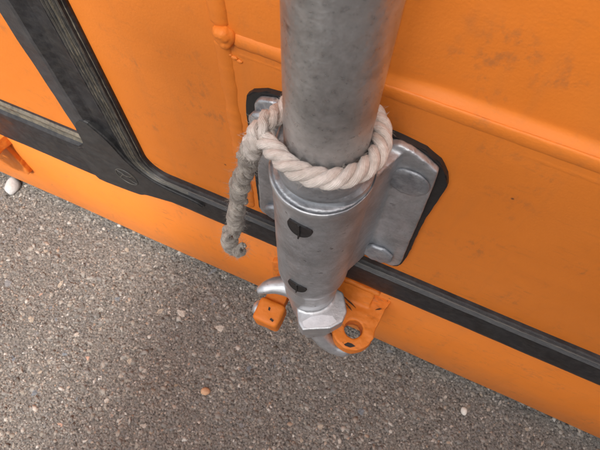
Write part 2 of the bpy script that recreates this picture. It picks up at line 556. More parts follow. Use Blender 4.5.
def sheet(name, x0, x1, z0, z1, right):
    bm = bmesh.new()
    xs = sorted(set(list(np.linspace(max(x0, -0.6), min(x1, 0.6), 110)) + [x0, x1]))
    zs = sorted(set(list(np.linspace(z0, 0.44, 50)) + list(np.linspace(0.442, 0.47, 20)) + list(np.linspace(0.475, 0.75, 50)) + [z1]))
    fr = [[bm.verts.new((x, panel_y(x, z, right), z)) for z in zs] for x in xs]
    bk = [[bm.verts.new((x, 0.05, z)) for z in (z0, z1)] for x in (x0, x1)]
    for i in range(len(xs) - 1):
        for j in range(len(zs) - 1):
            bm.faces.new((fr[i][j], fr[i + 1][j], fr[i + 1][j + 1], fr[i][j + 1]))
    bm.faces.new([bk[0][0], bk[0][1], bk[1][1], bk[1][0]])
    bm.faces.new([fr[i][0] for i in range(len(xs))] + [bk[1][0], bk[0][0]])
    bm.faces.new([fr[i][-1] for i in range(len(xs))] + [bk[1][1], bk[0][1]])
    bm.faces.new([fr[0][j] for j in range(len(zs))] + [bk[0][1], bk[0][0]])
    bm.faces.new([fr[-1][j] for j in range(len(zs))] + [bk[1][1], bk[1][0]])
    return link_bm(name, bm, M_PAINT, cont)

door_r = sheet("door", -0.200, 1.05, 0.205, 2.2, True)
door_r['label'] = "orange door behind the galvanised bracket"
door_l = sheet("door", -1.25, -0.206, 0.205, 2.2, False)
door_l['label'] = "orange door beyond the upright black seal"

# sill: folded plate with a small radius along its lower edge
bm = bmesh.new()
prof = [(0.0, 0.2), (0.0, 0.03), (0.0, 0.0185)] + [(0.002 - 0.002 * math.cos(a), 0.0175 - 0.002 * math.sin(a)) for a in np.linspace(0.2, PI / 2, 4)] + [(0.09, 0.0155), (0.09, 0.2)]
xs = np.linspace(-1.25, 1.05, 160)
rows = []
for x in xs:
    rows.append([bm.verts.new((x, y + (noise.noise((x * 7, z * 9, 5)) * 0.0009 if y < 0.01 else 0), z + (noise.noise((x * 30, 0, 9)) * 0.0006 if z < 0.1 else 0))) for y, z in prof])
for a, b in zip(rows, rows[1:]):
    for j in range(len(prof)):
        k = (j + 1) % len(prof)
        bm.faces.new((a[j], a[k], b[k], b[j]))
bm.faces.new(rows[0]); bm.faces.new(rows[-1])
sill = link_bm("sill", bm, M_PAINT, cont, smooth=False)
for p in sill.data.polygons:
    p.use_smooth = True
# body behind the doors
bm = bmesh.new()
box(bm, -1.25, 1.05, 0.095, 5.5, 0.05, 2.2)
link_bm("container_body", bm, M_PAINT, cont, smooth=False)

# weld beads and folded ridges
def bead(name, path, r, parent, amp=0.12, step=900, seg=12, flat=0.75, taper=True):
    """half sunk bead along a polyline of (x,y,z), with the ripples of a weld"""
    bm = bmesh.new()
    pts = []
    for (a, b) in zip(path, path[1:]):
        a, b = Vector(a), Vector(b)
        m = max(2, int((b - a).length / 0.0016))
        for i in range(m):
            pts.append(a.lerp(b, i / m))
    pts.append(Vector(path[-1]))
    prev = None
    s = 0
    for i, p in enumerate(pts):
        d = (pts[min(i + 1, len(pts) - 1)] - pts[max(i - 1, 0)]).normalized()
        side = d.cross(Vector((0, 1, 0))).normalized()
        out = Vector((0, -1, 0))
        rr = r * (1 + amp * (noise.noise(p * 55) + 0.5 * noise.noise(p * 260)))
        if taper:
            e = min(i, len(pts) - 1 - i)
            rr *= min(1, 0.35 + e / 6)
        ring = [bm.verts.new(p + side * rr * math.cos(t) + out * rr * flat * math.sin(t)) for t in np.linspace(-0.35, PI + 0.35, seg)]
        if prev:
            for k in range(seg - 1):
                bm.faces.new((prev[k], prev[k + 1], ring[k + 1], ring[k]))
        prev = ring
    return link_bm(name, bm, M_PAINT, parent)

bead("horizontal_ridge", [(-0.070, 0.001, 0.4465), (0.2, 0.001, 0.449), (1.04, 0.001, 0.452)], 0.0048, door_r, 0.05, flat=0.30)
bead("short_ridge", [(-0.0700, 0.0012, 0.4462), (-0.030, 0.0012, 0.4467), (0.012, 0.0012, 0.4472)], 0.0056, door_r, 0.10, flat=0.62)
bead("short_lower_ridge", [(-0.0690, 0.0012, 0.4365), (-0.030, 0.0012, 0.4372), (0.012, 0.0012, 0.4378)], 0.0036, door_r, 0.12, flat=0.50)
bead("lower_ridge", [(-0.069, 0.0012, 0.4385), (0.2, 0.0012, 0.4385), (1.04, 0.0012, 0.442)], 0.0040, door_r, 0.07, flat=0.30)
bead("vertical_ridge", [(-0.0725, 0.001, 0.449), (-0.0735, 0.001, 0.60), (-0.0735, 0.001, 1.4)], 0.0056, door_r, 0.07, flat=0.66)
bead("lower_vertical_ridge", [(-0.0735, 0.0010, 0.250), (-0.0738, 0.0010, 0.34), (-0.0728, 0.0010, 0.447)], 0.0058, door_r, 0.16, flat=0.50)
bm = bmesh.new()
for k in range(15):
    a = random.uniform(0, 2 * PI)
    rr = random.uniform(0, 0.0036)
    ico(bm, (-0.0700 + rr * math.cos(a), -0.0018 + random.uniform(-0.0012, 0.0006), 0.4485 + rr * math.sin(a)), random.uniform(0.0026, 0.0042), 2)
ico(bm, (-0.0700, -0.001, 0.4485), 0.0062, 3, (1.05, 0.8, 1.0))
cast("weld_knot", bm, M_PAINT, door_r, 0.0005, 3, 0.0004)
for (sx_, sz_, sr_) in ((-0.0665, 0.4335, 0.0016), (-0.0635, 0.4322, 0.0014), (-0.0690, 0.4345, 0.0011), (-0.0655, 0.478, 0.0014)):
    bm = bmesh.new()
    ico(bm, (0, 0, 0), sr_, 2, (1.4, 0.7, 0.9))
    o = link_bm("weld_spatter", bm, M_PAINT, door_r)
    o.location = (sx_, -0.0006, sz_)

# ------------------------------------------------------------------ rubber seals
def seal(name, prof, along, t0, t1, mats, idx, wob=0.0004, parent=cont, n=140):
    """prof in (u, y) extruded along X (u = z) or Z (u = x); idx = material of each profile face"""
    bm = bmesh.new()
    rows = []
    for t in np.linspace(t0, t1, n):
        row = []
        for k, (u, y) in enumerate(prof):
            du = noise.noise((t * 18, u * 30, 1.0)) * wob
            dy = noise.noise((t * 40, u * 50, 4.0)) * wob
            row.append(bm.verts.new((t, y + dy, u + du) if along == 'X' else (u + du, y + dy, t)))
        rows.append(row)
    for a, b in zip(rows, rows[1:]):
        for j in range(len(prof) - 1):
            f = bm.faces.new((a[j], a[j + 1], b[j + 1], b[j]))
            f.material_index = idx[j]
    bm.faces.new(rows[0]); bm.faces.new(rows[-1])
    o = link_bm(name, bm, None, parent, smooth=False, mats=mats)
    return o

M_RUBTOP = mat_rubber("grey_dusty_rubber_top", (0.030, 0.030, 0.030), (0.065, 0.064, 0.060), (0.17, 0.145, 0.105), 0.35, (0.25, 1, 1))
RM = [M_RUB, M_RUBDUST, M_RUBGREY, M_RUBTOP]
o = seal("bottom_seal", [(0.2465, 0.006), (0.2460, -0.0010), (0.2455, -0.0012), (0.2430, -0.0016), (0.2418, -0.0020), (0.2400, -0.0040), (0.2375, -0.0060), (0.2335, -0.0066), (0.214, -0.0074), (0.206, -0.0074), (0.1995, -0.0060), (0.1970, -0.0030), (0.1950, 0.006)],
         'X', -0.185, 1.04, RM, [0, 1, 0, 2, 3, 3, 0, 0, 0, 0, 0, 0])
o['label'] = "black bottom seal right of the seal joint"
o = seal("bottom_seal", [(0.2590, 0.006), (0.2585, -0.0020), (0.2560, -0.0042), (0.2520, -0.0040), (0.2500, -0.0030), (0.2470, -0.0045), (0.2440, -0.0074), (0.236, -0.0086), (0.208, -0.0090), (0.192, -0.0090), (0.184, -0.0065), (0.1815, -0.0030), (0.1800, 0.006)],
         'X', -1.25, -0.2335, RM, [0, 1, 1, 0, 1, 0, 0, 0, 0, 0, 0, 0])
o['label'] = "wider black bottom seal with a tan dusty lip"
# upright seal: weathered flank painted lighter, sunk channel blacker, as daylight falls
o = seal("upright_seal", [(-0.2320, 0.006), (-0.2318, -0.0075), (-0.2305, -0.0086), (-0.2170, -0.0088), (-0.2145, -0.0082), (-0.2075, -0.0048), (-0.2050, -0.0040), (-0.1950, -0.0040), (-0.1920, -0.0046), (-0.1900, 0.006)],
         'Z', 0.225, 2.2, RM, [0, 2, 2, 2, 0, 0, 0, 0, 0], 0.0005, n=300)
o['label'] = "upright black seal between the two orange doors"

# ribbed lip that runs down the upright seal, turns the corner and thins out along the bottom
def lip():
    pth = [(-0.1730, z) for z in np.linspace(2.2, 0.80, 8)[:-1]] + [(-0.1730, z) for z in np.linspace(0.80, 0.2690, 150)]
    cxx, czz, rr = -0.1730 + 0.020, 0.2690, 0.020
    pth += [(cxx - rr * math.cos(a), czz - rr * math.sin(a) * 1.06) for a in np.linspace(0.0, PI / 2, 26)[1:]]
    last = pth[-1]
    pth += [(x, last[1]) for x in np.linspace(last[0] + 0.002, 1.04, 300)]
    # profile: distance inwards from the outer edge, height, material
    P_ = [(0.0, 0.006, 0), (0.0003, -0.0020, 0), (0.0012, -0.0036, 1), (0.0024, -0.0034, 0)]
    for k_ in range(5):
        u0 = 0.0030 + k_ * 0.0026
        P_ += [(u0, -0.0050 - 0.0003 * k_, 3 if k_ != 2 else 1), (u0 + 0.0007, -0.0058 - 0.0003 * k_, 1 if k_ % 2 else 3), (u0 + 0.0015, -0.0056 - 0.0003 * k_, 2), (u0 + 0.0020, -0.0047 - 0.0003 * k_, 0)]
    P_ += [(0.0165, -0.0066, 2), (0.0172, -0.0050, 0), (0.0190, -0.0042, 0), (0.0195, 0.006, 0)]
    bm = bmesh.new()
    prev = None
    tot = len(pth)
    for i, (x, z) in enumerate(pth):
        a, b = pth[max(i - 1, 0)], pth[min(i + 1, tot - 1)]
        dx, dz = b[0] - a[0], b[1] - a[1]
        l = math.hypot(dx, dz)
        nx, nz = dz / l, -dx / l                    # to the seal's inner side
        turn = 1 - abs(dz) / l
        wd = 1.0 - 0.52 * turn
        row = []
        for u, y, m_ in P_:
            q = noise.noise((x * 90, z * 90, u * 900)) * 0.00025 * (1 if 0.001 < u < 0.018 else 0)
            row.append(bm.verts.new((x + nx * u * wd, y - 0.0015 * turn + q + noise.noise((x * 300, z * 300, u * 500)) * 0.0003, z + nz * u * wd)))
        if prev:
            for k in range(len(P_) - 1):
                f = bm.faces.new((prev[k], prev[k + 1], row[k + 1], row[k]))
                f.material_index = P_[k][2] if x < -0.13 or k in (3, 4, 7) else (2 if P_[k][2] else 0)  # bottom run takes darker rubber: its shade is put in the colour
        prev = row
    return link_bm("ribbed_lip", bm, None, cont, smooth=False, mats=RM)
lip()

# moulded joint where the seals meet: a low pad with eased edges
out = [(-0.2520, 0.2440), (-0.2400, 0.2470), (-0.2335, 0.2620), (-0.2318, 0.2900), (-0.2150, 0.3100), (-0.1960, 0.2850), (-0.1900, 0.2620), (-0.1810, 0.2480), (-0.1700, 0.2400), (-0.1560, 0.2350),
       (-0.1250, 0.2340), (-0.1150, 0.2280), (-0.1250, 0.2200), (-0.1500, 0.2090), (-0.1640, 0.2040), (-0.1780, 0.2000), (-0.1880, 0.1965), (-0.1930, 0.1910), (-0.2080, 0.1880), (-0.2350, 0.1850), (-0.2520, 0.1830)]
sm = []
for i in range(len(out)):
    p0, p1, p2 = out[i - 1], out[i], out[(i + 1) % len(out)]
    for t_ in (0.25, 0.5, 0.75):
        q0 = ((p0[0] + p1[0]) / 2, (p0[1] + p1[1]) / 2); q2 = ((p1[0] + p2[0]) / 2, (p1[1] + p2[1]) / 2)
        sm.append(tuple((1 - t_) ** 2 * q0[k] + 2 * t_ * (1 - t_) * p1[k] + t_ ** 2 * q2[k] for k in (0, 1)))
bm = bmesh.new()
prism(bm, sm, -0.0094, 0.006, 'Y')
bmesh.ops.recalc_face_normals(bm, faces=bm.faces)
bmesh.ops.bevel(bm, geom=[e for e in bm.edges if all(abs(v.co.y + 0.0094) < 1e-5 for v in e.verts)], offset=0.0018, segments=3, affect='EDGES')
joint = link_bm("seal_joint", bm, mat_rubber("joint_rubber", (0.012, 0.012, 0.013), (0.028, 0.028, 0.029), (0.085, 0.08, 0.072), 0.22), cont, smooth=False)
# raised maker's mark: an oval ring with a bent cross inside
def wire(bm, pts, r, closed=False, seg=6):
    n_ = len(pts)
    prev = first = None
    for i, p in enumerate(pts):
        a = pts[(i - 1) % n_] if closed or i else pts[0]
        b = pts[(i + 1) % n_] if closed or i < n_ - 1 else pts[-1]
        d = (Vector(b) - Vector(a)).normalized()
        s1 = d.cross(Vector((0, 1, 0))).normalized()
        s2 = d.cross(s1).normalized()
        ring = [bm.verts.new(Vector(p) + (s1 * math.cos(t) + s2 * math.sin(t)) * r) for t in np.linspace(0, 2 * PI, seg, endpoint=False)]
        if prev:
            for k in range(seg):
                bm.faces.new((prev[k], prev[(k + 1) % seg], ring[(k + 1) % seg], ring[k]))
        else:
            first = ring
        prev = ring
    if closed:
        for k in range(seg):
            bm.faces.new((prev[k], prev[(k + 1) % seg], first[(k + 1) % seg], first[k]))
bm = bmesh.new()
ex, ez, ey = -0.2000, 0.2250, -0.0096
wire(bm, [(ex + 0.0112 * math.cos(t), ey, ez + 0.0125 * math.sin(t)) for t in np.linspace(0, 2 * PI, 40, endpoint=False)], 0.00055, True)
for q in ([(-0.0090, 0.0070), (-0.0035, 0.0045), (0.0, 0.0), (0.0035, -0.0045), (0.0090, -0.0070)], [(0.0085, 0.0070), (0.0045, 0.0025), (-0.0040, 0.0015), (-0.0088, -0.0065)]):
    wire(bm, [(ex + u, ey, ez + v) for u, v in q], 0.00055)
link_bm("raised_mark", bm, M_RUBTOP, joint)

# ------------------------------------------------------------------ bracket riveted to the door
AX, AY = 0.0, -0.034
bm = bmesh.new()
plate = [(-0.0585, 0.275), (-0.0565, 0.270), (-0.050, 0.2675), (-0.034, 0.269), (-0.030, 0.270), (0.030, 0.272), (0.0409, 0.2740), (0.050, 0.2700), (0.0558, 0.2705), (0.0605, 0.278), (0.0605, 0.2863), (0.0588, 0.3232),
         (0.0576, 0.3575), (0.0558, 0.3948), (0.0545, 0.4115), (0.0457, 0.4172), (0.0377, 0.4210), (0.031, 0.4225), (0.0235, 0.4195), (-0.0235, 0.4200), (-0.0358, 0.4195), (-0.0435, 0.4180), (-0.0502, 0.4155), (-0.0530, 0.4110), (-0.0545, 0.3859)]
prism(bm, plate, -0.0085, -0.0035, 'Y')
# cheeks that carry the plate into the round sleeve
prism(bm, [(-0.0350, -0.006), (-0.0255, -0.030), (-0.020, -0.034), (0.020, -0.034), (0.0255, -0.030), (0.0350, -0.006)], 0.274, 0.418, 'Z')
lathe(bm, [(0.0262, 0.270), (0.0262, 0.420)], AX, AY, 72)
bracket = cast("bearing_bracket", bm, M_CAST, cont, 0.0010, 7, 0.00022)
bracket['label'] = "grey galvanised bracket whose sleeve holds the tube"

# rubber pad behind the plate
bm = bmesh.new()
pad = [(-0.0615, 0.264), (-0.0590, 0.2605), (0.058, 0.2605), (0.0618, 0.2682), (0.0628, 0.288), (0.0617, 0.322), (0.0610, 0.351), (0.0620, 0.375), (0.0628, 0.3948), (0.0601, 0.4045), (0.0535, 0.4140),
       (0.0439, 0.4195), (0.0326, 0.4215), (0.0217, 0.4225), (0.0, 0.4225), (-0.0370, 0.4205), (-0.0476, 0.4188), (-0.0565, 0.4140), (-0.0602, 0.4090), (-0.0616, 0.3955)]
pad2 = []
for i in range(len(pad)):
    a, b = Vector(pad[i]), Vector(pad[(i + 1) % len(pad)])
    m = max(1, int((b - a).length / 0.0035))
    for j in range(m):
        p = a.lerp(b, j / m)
        pad2.append((p.x + noise.noise((p.x * 160, p.y * 160, 0)) * 0.0005, p.y + noise.noise((p.x * 160, p.y * 160, 8)) * 0.0004))
prism(bm, pad2, -0.0038, 0.001, 'Y')
bmesh.ops.bevel(bm, geom=[e for e in bm.edges if all(abs(v.co.y + 0.0038) < 1e-5 for v in e.verts)], offset=0.0008, segments=2, affect='EDGES')
link_bm("rubber_pad", bm, M_BLACK, bracket, smooth=False)

# sleeve with its slotted collar
def sleeve_fn(k, r, z, t):
    tt = (t + PI) % (2 * PI) - PI                      # 0 faces the viewer
    tilt = 0.0022 * math.cos(tt + 0.4) * -1
    swell = 1 / (1 + math.exp((tt - 0.9) * 6))
    if 0.409 < z < 0.4215 and r > 0.0271:
        r = 0.0268 + (r - 0.0268) * (0.25 + 0.75 * swell)
    if r < 0.0265 and 0.411 < z < 0.4285 and r != 0.0233:              # slot fades out on one side
        open_ = 1 / (1 + math.exp((tt - 0.75) * 7)) * (1 / (1 + math.exp((-tt - 2.0) * 7)))
        r = min(r, 0.0252) * open_ + 0.0262 * (1 - open_)
    if z > 0.41:
        z += tilt * min(1, (z - 0.41) / 0.01)
    n_ = noise.noise((math.sin(t) * 3, math.cos(t) * 3, z * 60)) * 0.00022
    return r + n_, z + noise.noise((t * 2.5, 3, z * 30)) * 0.0004 * (1 if z > 0.41 else 0)
prof = [(0.0205, 0.2655), (0.0225, 0.2650), (0.0238, 0.2656), (0.0250, 0.2680), (0.0262, 0.2720), (0.0268, 0.2780)]
prof += [(0.0268, z) for q, z in enumerate(np.linspace(0.284, 0.408, 22))]
prof += [(0.0272, 0.4110), (0.0278, 0.4150), (0.0281, 0.4180), (0.0280, 0.4200), (0.0275, 0.4211), (0.0270, 0.4210), (0.0264, 0.4180), (0.0222, 0.4120), (0.0222, 0.4262), (0.0240, 0.4270),
         (0.0233, 0.4278), (0.0238, 0.4292), (0.0241, 0.4330), (0.0242, 0.4380), (0.0241, 0.4405), (0.0236, 0.4418), (0.0228, 0.4424), (0.0206, 0.4420)]
bm = bmesh.new()
lathe(bm, prof, AX, AY, 144, True, sleeve_fn)
for f in bm.faces:
    c_ = f.calc_center_median()
    if 0.4165 < c_.z < 0.4235 and math.hypot(c_.x - AX, c_.y - AY) > 0.0268 and math.atan2(c_.x, -(c_.y - AY)) < 0.5 and math.hypot(c_.x - AX, c_.y - AY) > 0.0270 + 0.0012 * max(0, math.atan2(c_.x, -(c_.y - AY))):
        f.material_index = 1
sleeve = link_bm("sleeve", bm, None, bracket, mats=[M_CAST, M_CAM])

# rivets
def rivet(x, z, r, h, facet, squash=1.0, spin=0.0):
    bm = bmesh.new()
    seg = 8 if facet else 40
    prof_ = [(r * 0.90, -0.001), (r * 0.90, h * 0.22), (r, h * 0.34), (r * 0.985, h * 0.62), (r * 0.93, h * 0.88), (r * 0.78, h * 1.0), (r * 0.30, h * 0.99), (0.0004, h * 0.96)]
    rings = []
    for rr, hh in prof_:
        ring = []
        for i in range(40):
            t = 2 * PI * i / 40
            k = 1.0
            if facet:
                u = (t + spin) % (2 * PI / seg) - PI / seg
                k = math.cos(PI / seg) / math.cos(u)
                k = 0.25 + 0.75 * k / math.cos(PI / seg) if False else k
            ring.append(bm.verts.new((rr * k * math.cos(t), -hh, rr * k * math.sin(t) * squash)))
        rings.append(ring)
    for a, b in zip(rings, rings[1:]):
        for i in range(40):
            bm.faces.new((a[i], a[(i + 1) % 40], b[(i + 1) % 40], b[i]))
    bm.faces.new(rings[-1])
    for v in bm.verts:
        v.co.y += noise.noise((v.co.x * 300 + x * 100, v.co.z * 300 + z * 77, 1)) * 0.0005 * (1 if v.co.y < 0 else 0)
    o = link_bm("rivet", bm, M_BOLT, bracket)
    o.location = (x, -0.0083, z)
    return o
rivet(0.0425, 0.3945, 0.0122, 0.0024, False)
rivet(0.0415, 0.2880, 0.0128, 0.0042, True, spin=0.3)
rivet(-0.0455, 0.4000, 0.0105, 0.0052, True, spin=0.1)
rivet(-0.0420, 0.2870, 0.0102, 0.0055, False)

# black pieces painted for the dark inside the sleeve's cut openings: flat topped, round below, with a raised centre bar
def slot_fill(t0, z, wdt, hgt, tilt):
    bm = bmesh.new()
    pts = []
    for a in np.linspace(PI, 2 * PI, 15):
        pts.append((0.5 * wdt * math.cos(a), hgt * math.sin(a)))
    pts += [(0.44 * wdt, 0.0024), (0.22 * wdt, 0.0040), (0, 0.0046), (-0.22 * wdt, 0.0050), (-0.44 * wdt, 0.0042)]
    pts = [(u * math.cos(tilt) - v * math.sin(tilt), u * math.sin(tilt) + v * math.cos(tilt)) for u, v in pts]
    def on(u, v, r):
        t = t0 + u / r
        return bm.verts.new((AX + r * math.sin(t), AY - r * math.cos(t), z + v))
    cu = sum(p[0] for p in pts) / len(pts); cv = sum(p[1] for p in pts) / len(pts)
    outer = [on(u, v, 0.0266) for u, v in pts]
    rim = [on(u, v, 0.0279) for u, v in pts]
    inner = [on(cu + (u - cu) * 0.84, cv + (v - cv) * 0.80, 0.0276) for u, v in pts]
    c = on(cu, cv, 0.0276)
    m = len(pts)
    for i in range(m):
        j = (i + 1) % m
        bm.faces.new((outer[i], outer[j], rim[j], rim[i]))
        bm.faces.new((rim[i], rim[j], inner[j], inner[i]))
        bm.faces.new((inner[i], inner[j], c))
    o = link_bm("slot_fill", bm, M_BLACK, bracket, smooth=False)
    return o
for (t0, z_) in ((-0.03, 0.3975), (-0.05, 0.2965)):
    slot_fill(t0, z_, 0.0150, 0.0100, -0.10)
    bm = bmesh.new()
    def arc(u, v, r):
        t = t0 + u / r
        return (AX + r * math.sin(t), AY - r * math.cos(t), z_ + v)
    q = [(-0.0008, 0.0046), (0.0004, 0.0046), (0.0007, -0.0060), (0.0002, -0.0124), (-0.0006, -0.0124), (-0.0003, -0.0060)]
    lo = [bm.verts.new(arc(u, v, 0.0267)) for u, v in q]
    hi = [bm.verts.new(arc(u, v, 0.0286)) for u, v in q]
    for i in range(6):
        bm.faces.new((lo[i], lo[(i + 1) % 6], hi[(i + 1) % 6], hi[i]))
    bm.faces.new(hi)
    link_bm("slot_fill_bar", bm, M_BLACK, bracket, smooth=False)

# ------------------------------------------------------------------ keepers on the sill
def keeper(dx, label):
    bm = bmesh.new()
    # welded foot on the sill
    prism(bm, [(dx - 0.054, 0.084), (dx - 0.046, 0.074), (dx + 0.056, 0.078), (dx + 0.064, 0.088), (dx + 0.064, 0.150), (dx + 0.056, 0.160), (dx - 0.046, 0.158), (dx - 0.054, 0.150)], -0.006, 0.002, 'Y')
    # right ear, a ring reached by a broad neck
    cx, cy, ro, ri_ = dx + 0.0485, -0.0395, 0.0200, 0.0087
    seg = 48
    rings = []
    for (r, z) in ((ri_, 0.148), (ro, 0.150), (ro, 0.168), (ri_, 0.168)):
        rings.append([bm.verts.new((cx + r * math.sin(2 * PI * i / seg), cy - r * math.cos(2 * PI * i / seg), z)) for i in range(seg)])
    for k in range(4):
        a, b = rings[k], rings[(k + 1) % 4]
        for i in range(seg):
            bm.faces.new((a[i], a[(i + 1) % seg], b[(i + 1) % seg], b[i]))
    prism(bm, [(dx + 0.030, 0.001), (dx + 0.0298, -0.036), (dx + 0.036, -0.0275), (dx + 0.0485, -0.0262), (dx + 0.061, -0.0275), (dx + 0.0676, -0.036), (dx + 0.0685, -0.022), (dx + 0.0690, -0.010), (dx + 0.0720, 0.001)], 0.1505, 0.1675, 'Z')
    # buttress rising to the sill face
    prism(bm, [(0.001, 0.160), (-0.020, 0.160), (-0.012, 0.172), (-0.004, 0.184), (0.001, 0.186)], dx + 0.008, dx + 0.054, 'X')
    for q in range(26):
        ico(bm, (dx + 0.010 + q * 0.0018, -0.0030, 0.1845 - 0.0006 * math.sin(q * 1.1)), 0.0034, 2, (1.2, 0.8, 0.8))
    k = cast("keeper", bm, M_PAINT, sill, 0.0009, 5, 0.0008)
    k['label'] = label
    # left ear: a short block on a narrower neck
    bm = bmesh.new()
    r_ = bmesh.ops.create_icosphere(bm, subdivisions=5, radius=1.0)
    for v in r_["verts"]:
        l = (abs(v.co.x) ** 7 + abs(v.co.y) ** 7 + abs(v.co.z) ** 7) ** (1 / 7)
        p = v.co / l
        v.co = Vector((dx - 0.0315 + p.x * 0.0135, -0.0560 + p.y * 0.0120 - 0.0012 * p.z, 0.1500 + p.z * 0.0160 + 0.0008 * p.y))
    box(bm, dx - 0.042, dx - 0.022, -0.050, 0.0, 0.140, 0.160)
    b = cast("keeper_block", bm, M_PAINT, sill, 0.0008, 4, 0.0005)
    return k
keeper(0.0, "orange ring keeper under the silver cam")
keeper(-0.4560, "orange keeper at the far end of the sill")

def chip(pts, y=None, z=None, parent=None, mat=M_CHIP, name="paint_chip", h=0.0004):
    bm = bmesh.new()
    if z is not None:
        prism(bm, pts, z - 0.0006, z + h, 'Z')
    else:
        prism(bm, pts, y - h, y + 0.0006, 'Y')
    return link_bm(name, bm, mat, parent, smooth=False)
chip([(0.0435, -0.0555), (0.0470, -0.0575), (0.0520, -0.0570), (0.0560, -0.0540), (0.0520, -0.0530), (0.0480, -0.0535)], z=0.1680, parent=sill)
chip([(-0.0335, -0.0530), (-0.0315, -0.0535), (-0.0310, -0.0565), (-0.0330, -0.0560)], z=0.1662, parent=sill)
chip([(-0.0270, -0.0620), (-0.0235, -0.0630), (-0.0240, -0.0648), (-0.0275, -0.0640)], z=0.1662, parent=sill)

# scraped dark lines where the seal and cam have rubbed the keeper
for (a_, b_) in (((0.024, -0.0130), (0.043, -0.0200)), ((0.030, -0.0185), (0.041, -0.0245)), ((0.0605, -0.0140), (0.0660, -0.0105))):
    dx_, dy_ = b_[0] - a_[0], b_[1] - a_[1]
    l_ = math.hypot(dx_, dy_); nx_, ny_ = -dy_ / l_ * 0.0006, dx_ / l_ * 0.0006
    chip([a_, (a_[0] + dx_ * .3 + nx_, a_[1] + dy_ * .3 + ny_), (a_[0] + dx_ * .7 + nx_ * 1.6, a_[1] + dy_ * .7 + ny_ * 1.6), b_, (a_[0] + dx_ * .6 - nx_, a_[1] + dy_ * .6 - ny_)], z=0.1681, parent=sill, mat=M_SCUFF, name="scrape")

# ------------------------------------------------------------------ locking bar
bar = empty("locking_bar", (AX, AY, 0.16), "upright galvanised steel tube ending in a silver cam hooked at the orange keeper", "locking bar")
bm = bmesh.new()
lathe(bm, [(0.0200, 0.30)] + [(0.0200, z) for z in np.linspace(0.34, 0.8, 24)] + [(0.0200, 2.15), (0.0196, 2.152)], 0, 0, 128, True,
      lambda k, r, z, t: (r + noise.noise((math.sin(t) * 2, math.cos(t) * 2, z * 22)) * 0.00018, z))
tube = link_bm("tube", bm, M_TUBE, bar)
tube.location = (0, 0, -0.16)

bm = bmesh.new()
def L(x, y, z):
    return (x - AX, y - AY, z - 0.16)
# neck and collar rings below the sleeve
lathe(bm, [(0.0205, 0.100), (0.0212, 0.094), (0.0205, 0.088), (0.0215, 0.082), (0.0228, 0.074), (0.0222, 0.062), (0.0205, 0.052), (0.019, 0.030), (0.017, 0.010), (0.0150, -0.012)], 0, 0, 72)
# nose pointing outwards
def hull(pts, z0, z1):
    prism(bm, [(x - AX, y - AY) for x, y in pts], z0 - 0.16, z1 - 0.16, 'Z')
hull([(-0.010, -0.045), (0.0030, -0.0665), (0.0090, -0.0710), (0.0300, -0.0600), (0.0372, -0.0500), (0.0372, -0.0400), (0.0280, -0.0260), (0.0, -0.022)], 0.196, 0.216)
hull([(-0.006, -0.045), (0.0060, -0.0640), (0.0130, -0.0670), (0.0280, -0.0570), (0.0330, -0.0460), (0.0260, -0.0280), (0.0, -0.024)], 0.172, 0.200)
# horn reaching over the block ear
horn = [(-0.010, -0.034, 0.203, 0.0130), (-0.021, -0.037, 0.2040, 0.0105), (-0.030, -0.041, 0.2040, 0.0084), (-0.037, -0.046, 0.2030, 0.0066), (-0.0425, -0.0510, 0.2005, 0.0040)]
for a, b in zip(horn, horn[1:]):
    for s in range(6):
        q = s / 6
        p = [a[i] * (1 - q) + b[i] * q for i in range(4)]
        ico(bm, L(*p[:3]), p[3], 2, (1, 1, 0.85))
# lower arm curling under the ring ear
arm = [(0.010, -0.048, 0.176, 0.0105), (0.018, -0.053, 0.160, 0.0100), (0.027, -0.0560, 0.150, 0.0092), (0.037, -0.0570, 0.1425, 0.0080), (0.047, -0.0560, 0.1400, 0.0072), (0.053, -0.049, 0.142, 0.006)]
for a, b in zip(arm, arm[1:]):
    for s in range(7):
        q = s / 7
        p = [a[i] * (1 - q) + b[i] * q for i in range(4)]
        ico(bm, L(*p[:3]), p[3], 2, (1, 1, 0.9))
# tab beside the block ear
ico(bm, L(-0.0455, -0.0545, 0.150), 0.0070, 2, (0.8, 1.2, 1.1))
cam_part = cast("cam", bm, M_CAM, bar, 0.0009, 16, 0.0002)
bm = bmesh.new()
prism(bm, [(0.0058 - AX, -0.0642 - AY), (0.0085 - AX, -0.0675 - AY), (0.0120 - AX, -0.0674 - AY), (0.0285 - AX, -0.0578 - AY), (0.0322 - AX, -0.0520 - AY), (0.0270 - AX, -0.0492 - AY), (0.0185 - AX, -0.0520 - AY), (0.0110 - AX, -0.0572 - AY)], 0.0553, 0.0563, 'Z')
link_bm("worn_face", bm, M_WORN, cam_part, smooth=False)

# ------------------------------------------------------------------ rope
def catmull(pts, m):
    P = [Vector(p) for p in pts]
    P = [P[0] * 2 - P[1]] + P + [P[-1] * 2 - P[-2]]
    out = []
    for i in range(1, len(P) - 2):
        for s in range(m):
            t = s / m
            a, b, c, d = P[i - 1], P[i], P[i + 1], P[i + 2]
            out.append(0.5 * ((2 * b) + (c - a) * t + (2 * a - 5 * b + 4 * c - d) * t * t + (3 * b - a - 3 * c + d) * t ** 3))
    out.append(P[-2])
    return out

def resample(pts, step):
    d = [0]
    for a, b in zip(pts, pts[1:]):
        d.append(d[-1] + (b - a).length)
    n_ = max(2, int(d[-1] / step))
    res, j = [], 0
    for i in range(n_ + 1):
        s = d[-1] * i / n_
        while j < len(d) - 2 and d[j + 1] < s:
            j += 1
        q = (s - d[j]) / max(1e-9, d[j + 1] - d[j])
        res.append(pts[j].lerp(pts[j + 1], min(1, max(0, q))))
    return res, d[-1]

